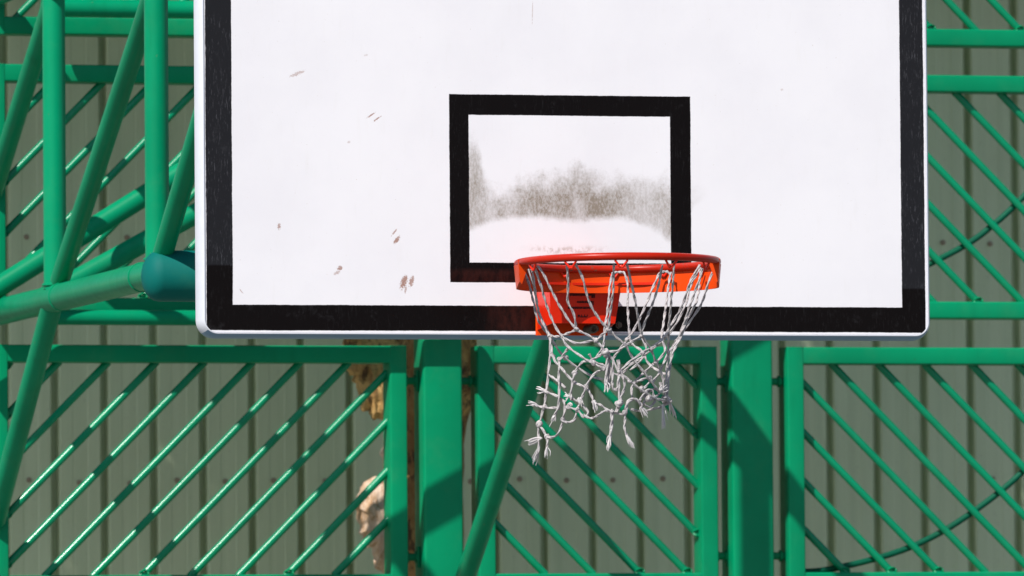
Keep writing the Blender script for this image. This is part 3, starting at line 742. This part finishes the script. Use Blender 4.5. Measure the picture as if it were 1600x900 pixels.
# long strands from the hooks (near side first, then far side)
rope([(886, 414), (888, 447), (887, 470), (897, 492), (900, 514)], F)
rope([(899, 412), (910, 434), (917, 461), (926, 483), (937, 499), (951, 514), (964, 528), (976, 538), (988, 559), (1004, 579), (1017, 596), (1031, 613)], F)
rope([(840, 415), (850, 430), (870, 470), (888, 499), (900, 514)], F)
rope([(836, 420), (845, 445), (856, 483), (869, 512), (878, 525)], F)
rope([(959, 414), (958, 452), (954, 488), (950, 514)], F)
rope([(980, 413), (986, 441), (993, 474), (999, 506), (1003, 524), (1017, 546), (1025, 566), (1035, 589), (1038, 616)], F)
rope([(1035, 414), (1029, 445), (1018, 479), (1006, 508), (1002, 524)], F)
rope([(1053, 414), (1051, 447), (1048, 477), (1045, 515), (1044, 550), (1041, 589), (1039, 620)], F)
rope([(1094, 414), (1079, 440), (1066, 477), (1050, 506), (1038, 526), (1025, 538), (1004, 551), (984, 566), (969, 580)], F)
rope([(1117, 416), (1106, 445), (1095, 477), (1077, 503), (1063, 528), (1050, 556), (1045, 590), (1042, 620)], F)
rope([(831, 421), (837, 459), (841, 486), (853, 514), (859, 525)], .4)
rope([(957, 427), (953, 447), (950, 481), (945, 515), (943, 540), (931, 560)], B)
rope([(956, 428), (962, 425.5), (970, 425.5), (976, 428), (981, 447), (981, 481), (984, 526), (991, 540), (1004, 549), (1012, 566), (1025, 577), (1040, 585)], B)
rope([(1048, 428), (1043, 424.5), (1036, 424.5), (1030, 428), (1021, 447), (1005, 486), (990, 516), (980, 531), (966, 549), (957, 562)], B)
rope([(1048, 426), (1043, 459), (1038, 497), (1034, 526), (1039, 548), (1027, 564), (1012, 577), (994, 595), (987, 607), (988, 624)], B, s1=.3)
rope([(1095, 418), (1079, 447), (1072, 474), (1059, 501), (1043, 524), (1020, 545)], B)
rope([(1098, 420), (1088, 450), (1077, 481), (1066, 513), (1057, 535), (1044, 552), (1031, 580), (1020, 597)], .35)
rope([(1095, 425), (1089, 468), (1075, 497), (1062, 524), (1050, 545), (1047, 575), (1035, 600)], B)
rope([(818, 422), (827, 445), (834, 474), (841, 501), (857, 524)], B)
rope([(825, 421), (834, 447), (842, 488), (854, 514), (868, 540), (884, 560), (902, 574), (925, 588), (943, 593)], -.9, s1=-.5)
# mesh below
rope([(859, 525), (860, 551), (857, 582), (854, 612), (850, 635), (843, 661), (841, 679), (842, 702), (838, 714)], .5)
rope([(860, 525), (869, 526), (878, 525)], .7)
rope([(859, 526), (865, 559), (879, 577), (897, 597), (915, 606), (924, 618), (928, 628), (938, 633), (953, 642), (964, 646), (976, 648)], .75, s1=.95)
rope([(878, 526), (887, 541), (907, 556), (928, 568), (945, 576)], F)
rope([(878, 525), (887, 531), (902, 536), (925, 533), (932, 531)], F, s1=.9)
rope([(878, 525), (889, 520), (901, 515)], F)
rope([(901, 515), (918, 523), (931, 532), (939, 541), (947, 550)], F)
rope([(931, 532), (941, 523), (950, 515)], F)
rope([(947, 550), (935, 557), (921, 564), (910, 566), (898, 583), (892, 612), (893, 624)], F, s1=.9)
rope([(947, 550), (964, 548), (980, 538), (1002, 525)], F)
rope([(948, 551), (957, 561), (967, 580), (984, 595), (999, 607), (1017, 620), (1036, 626)], F)
rope([(949, 556), (948, 577), (947, 603)], F, .0042)
rope([(951, 556), (953, 580), (950, 604)], .9, .004)
rope([(958, 564), (957, 590), (957, 604), (961, 610), (966, 604)], F)
rope([(966, 562), (968, 582), (966, 602), (969, 626), (963, 644)], F, .004)
rope([(968, 582), (975, 594), (975, 608), (970, 622)], F)
rope([(943, 577), (928, 585), (916, 604), (910, 620), (906, 626)], .9)
rope([(874, 561), (873, 587), (874, 612), (872, 635), (866, 651)], .8)
rope([(888, 543), (882, 552), (875, 563)], .8)
rope([(858, 586), (866, 591), (874, 597), (884, 606)], .7)
rope([(848, 610), (861, 615), (877, 623), (883, 636), (879, 657)], .7)
rope([(833, 632), (851, 637), (872, 638)], .6)
rope([(879, 658), (888, 660), (897, 656), (902, 640), (907, 628)], .8)
rope([(884, 636), (902, 641), (912, 652), (919, 645), (907, 630), (893, 623)], .85)
rope([(912, 648), (920, 653), (930, 652), (943, 643), (955, 642)], F)
rope([(846, 668), (855, 682), (869, 681), (878, 664), (880, 652)], .65)
rope([(855, 682), (855, 694), (854, 702)], .65)
rope([(956, 645), (956, 662), (953, 684)], F, .0039)
rope([(976, 640), (977, 655), (976, 669), (980, 682)], F)
rope([(978, 643), (981, 628), (992, 624), (1001, 632), (1003, 638)], F, .004)
rope([(985, 640), (1004, 643), (1020, 639), (1035, 635), (1046, 628)], .6)
rope([(995, 597), (1006, 592), (1018, 590), (1010, 603), (1000, 612)], .9)
rope([(1002, 610), (1012, 618), (1006, 630), (1015, 636), (1024, 626)], .9)
rope([(1012, 612), (1024, 608), (1030, 614), (1020, 624), (1010, 622)], .85)
rope([(1000, 626), (1008, 612), (1019, 610), (1022, 620)], .95)
rope([(1031, 597), (1036, 610), (1046, 622)], -.3)
rope([(920, 553), (930, 566), (943, 571), (957, 583), (975, 588)], B)
rope([(1020, 545), (1003, 558), (985, 570), (972, 585)], B)
rope([(1002, 525), (1010, 545), (1000, 565), (985, 578)], B)
for a in ((859, 525, .6), (878, 525, F), (901, 515, F), (951, 514, F), (931, 532, F), (1002, 525, F), (980, 531, B), (928, 567, F), (898, 583, .9), (874, 561, .8), (897, 597, .75), (915, 605, .75), (928, 628, .85), (853, 612, .5), (851, 636, .5), (873, 637, .7),
          (843, 661, .5), (855, 682, .6), (880, 655, .7), (902, 640, .85), (893, 622, .85), (956, 643, F), (969, 628, F), (976, 645, F), (969, 580, F), (984, 596, F), (1004, 552, F), (1017, 546, F), (1038, 526, .9), (1044, 550, F), (1025, 566, .95), (1008, 618, .9), (1018, 622, .9), (1038, 622, .9), (1046, 627, .5), (1002, 606, .9), (864, 556, .6), (884, 559, -.7), (906, 626, .8), (943, 576, .95)):
    knot(*a, r=rn.uniform(.0055, .0075))
knot(947, 551, F, .012); knot(967, 632, F, .0105); knot(1012, 622, .92, .010); knot(1040, 626, .7, .0095); knot(843, 663, .5, .009)
for a in ((850, 611, 841, 609, .5), (838, 632, 828, 632, .55), (867, 650, 863, 657, .8), (842, 700, 836, 719, .5), (846, 684, 828, 691, .5), (855, 700, 854, 714, .65), (953, 680, 950, 699, F), (979, 680, 988, 697, F), (1002, 636, 1008, 648, F), (1035, 632, 1037, 666, .7),
          (1046, 628, 1052, 648, .5), (928, 626, 930, 638, .9), (948, 598, 947, 610, F), (888, 620, 884, 618, .8), (906, 622, 908, 630, .9), (1030, 612, 1036, 606, .9), (892, 630, 888, 636, .8)):
    fray(*a)
del net['_o']
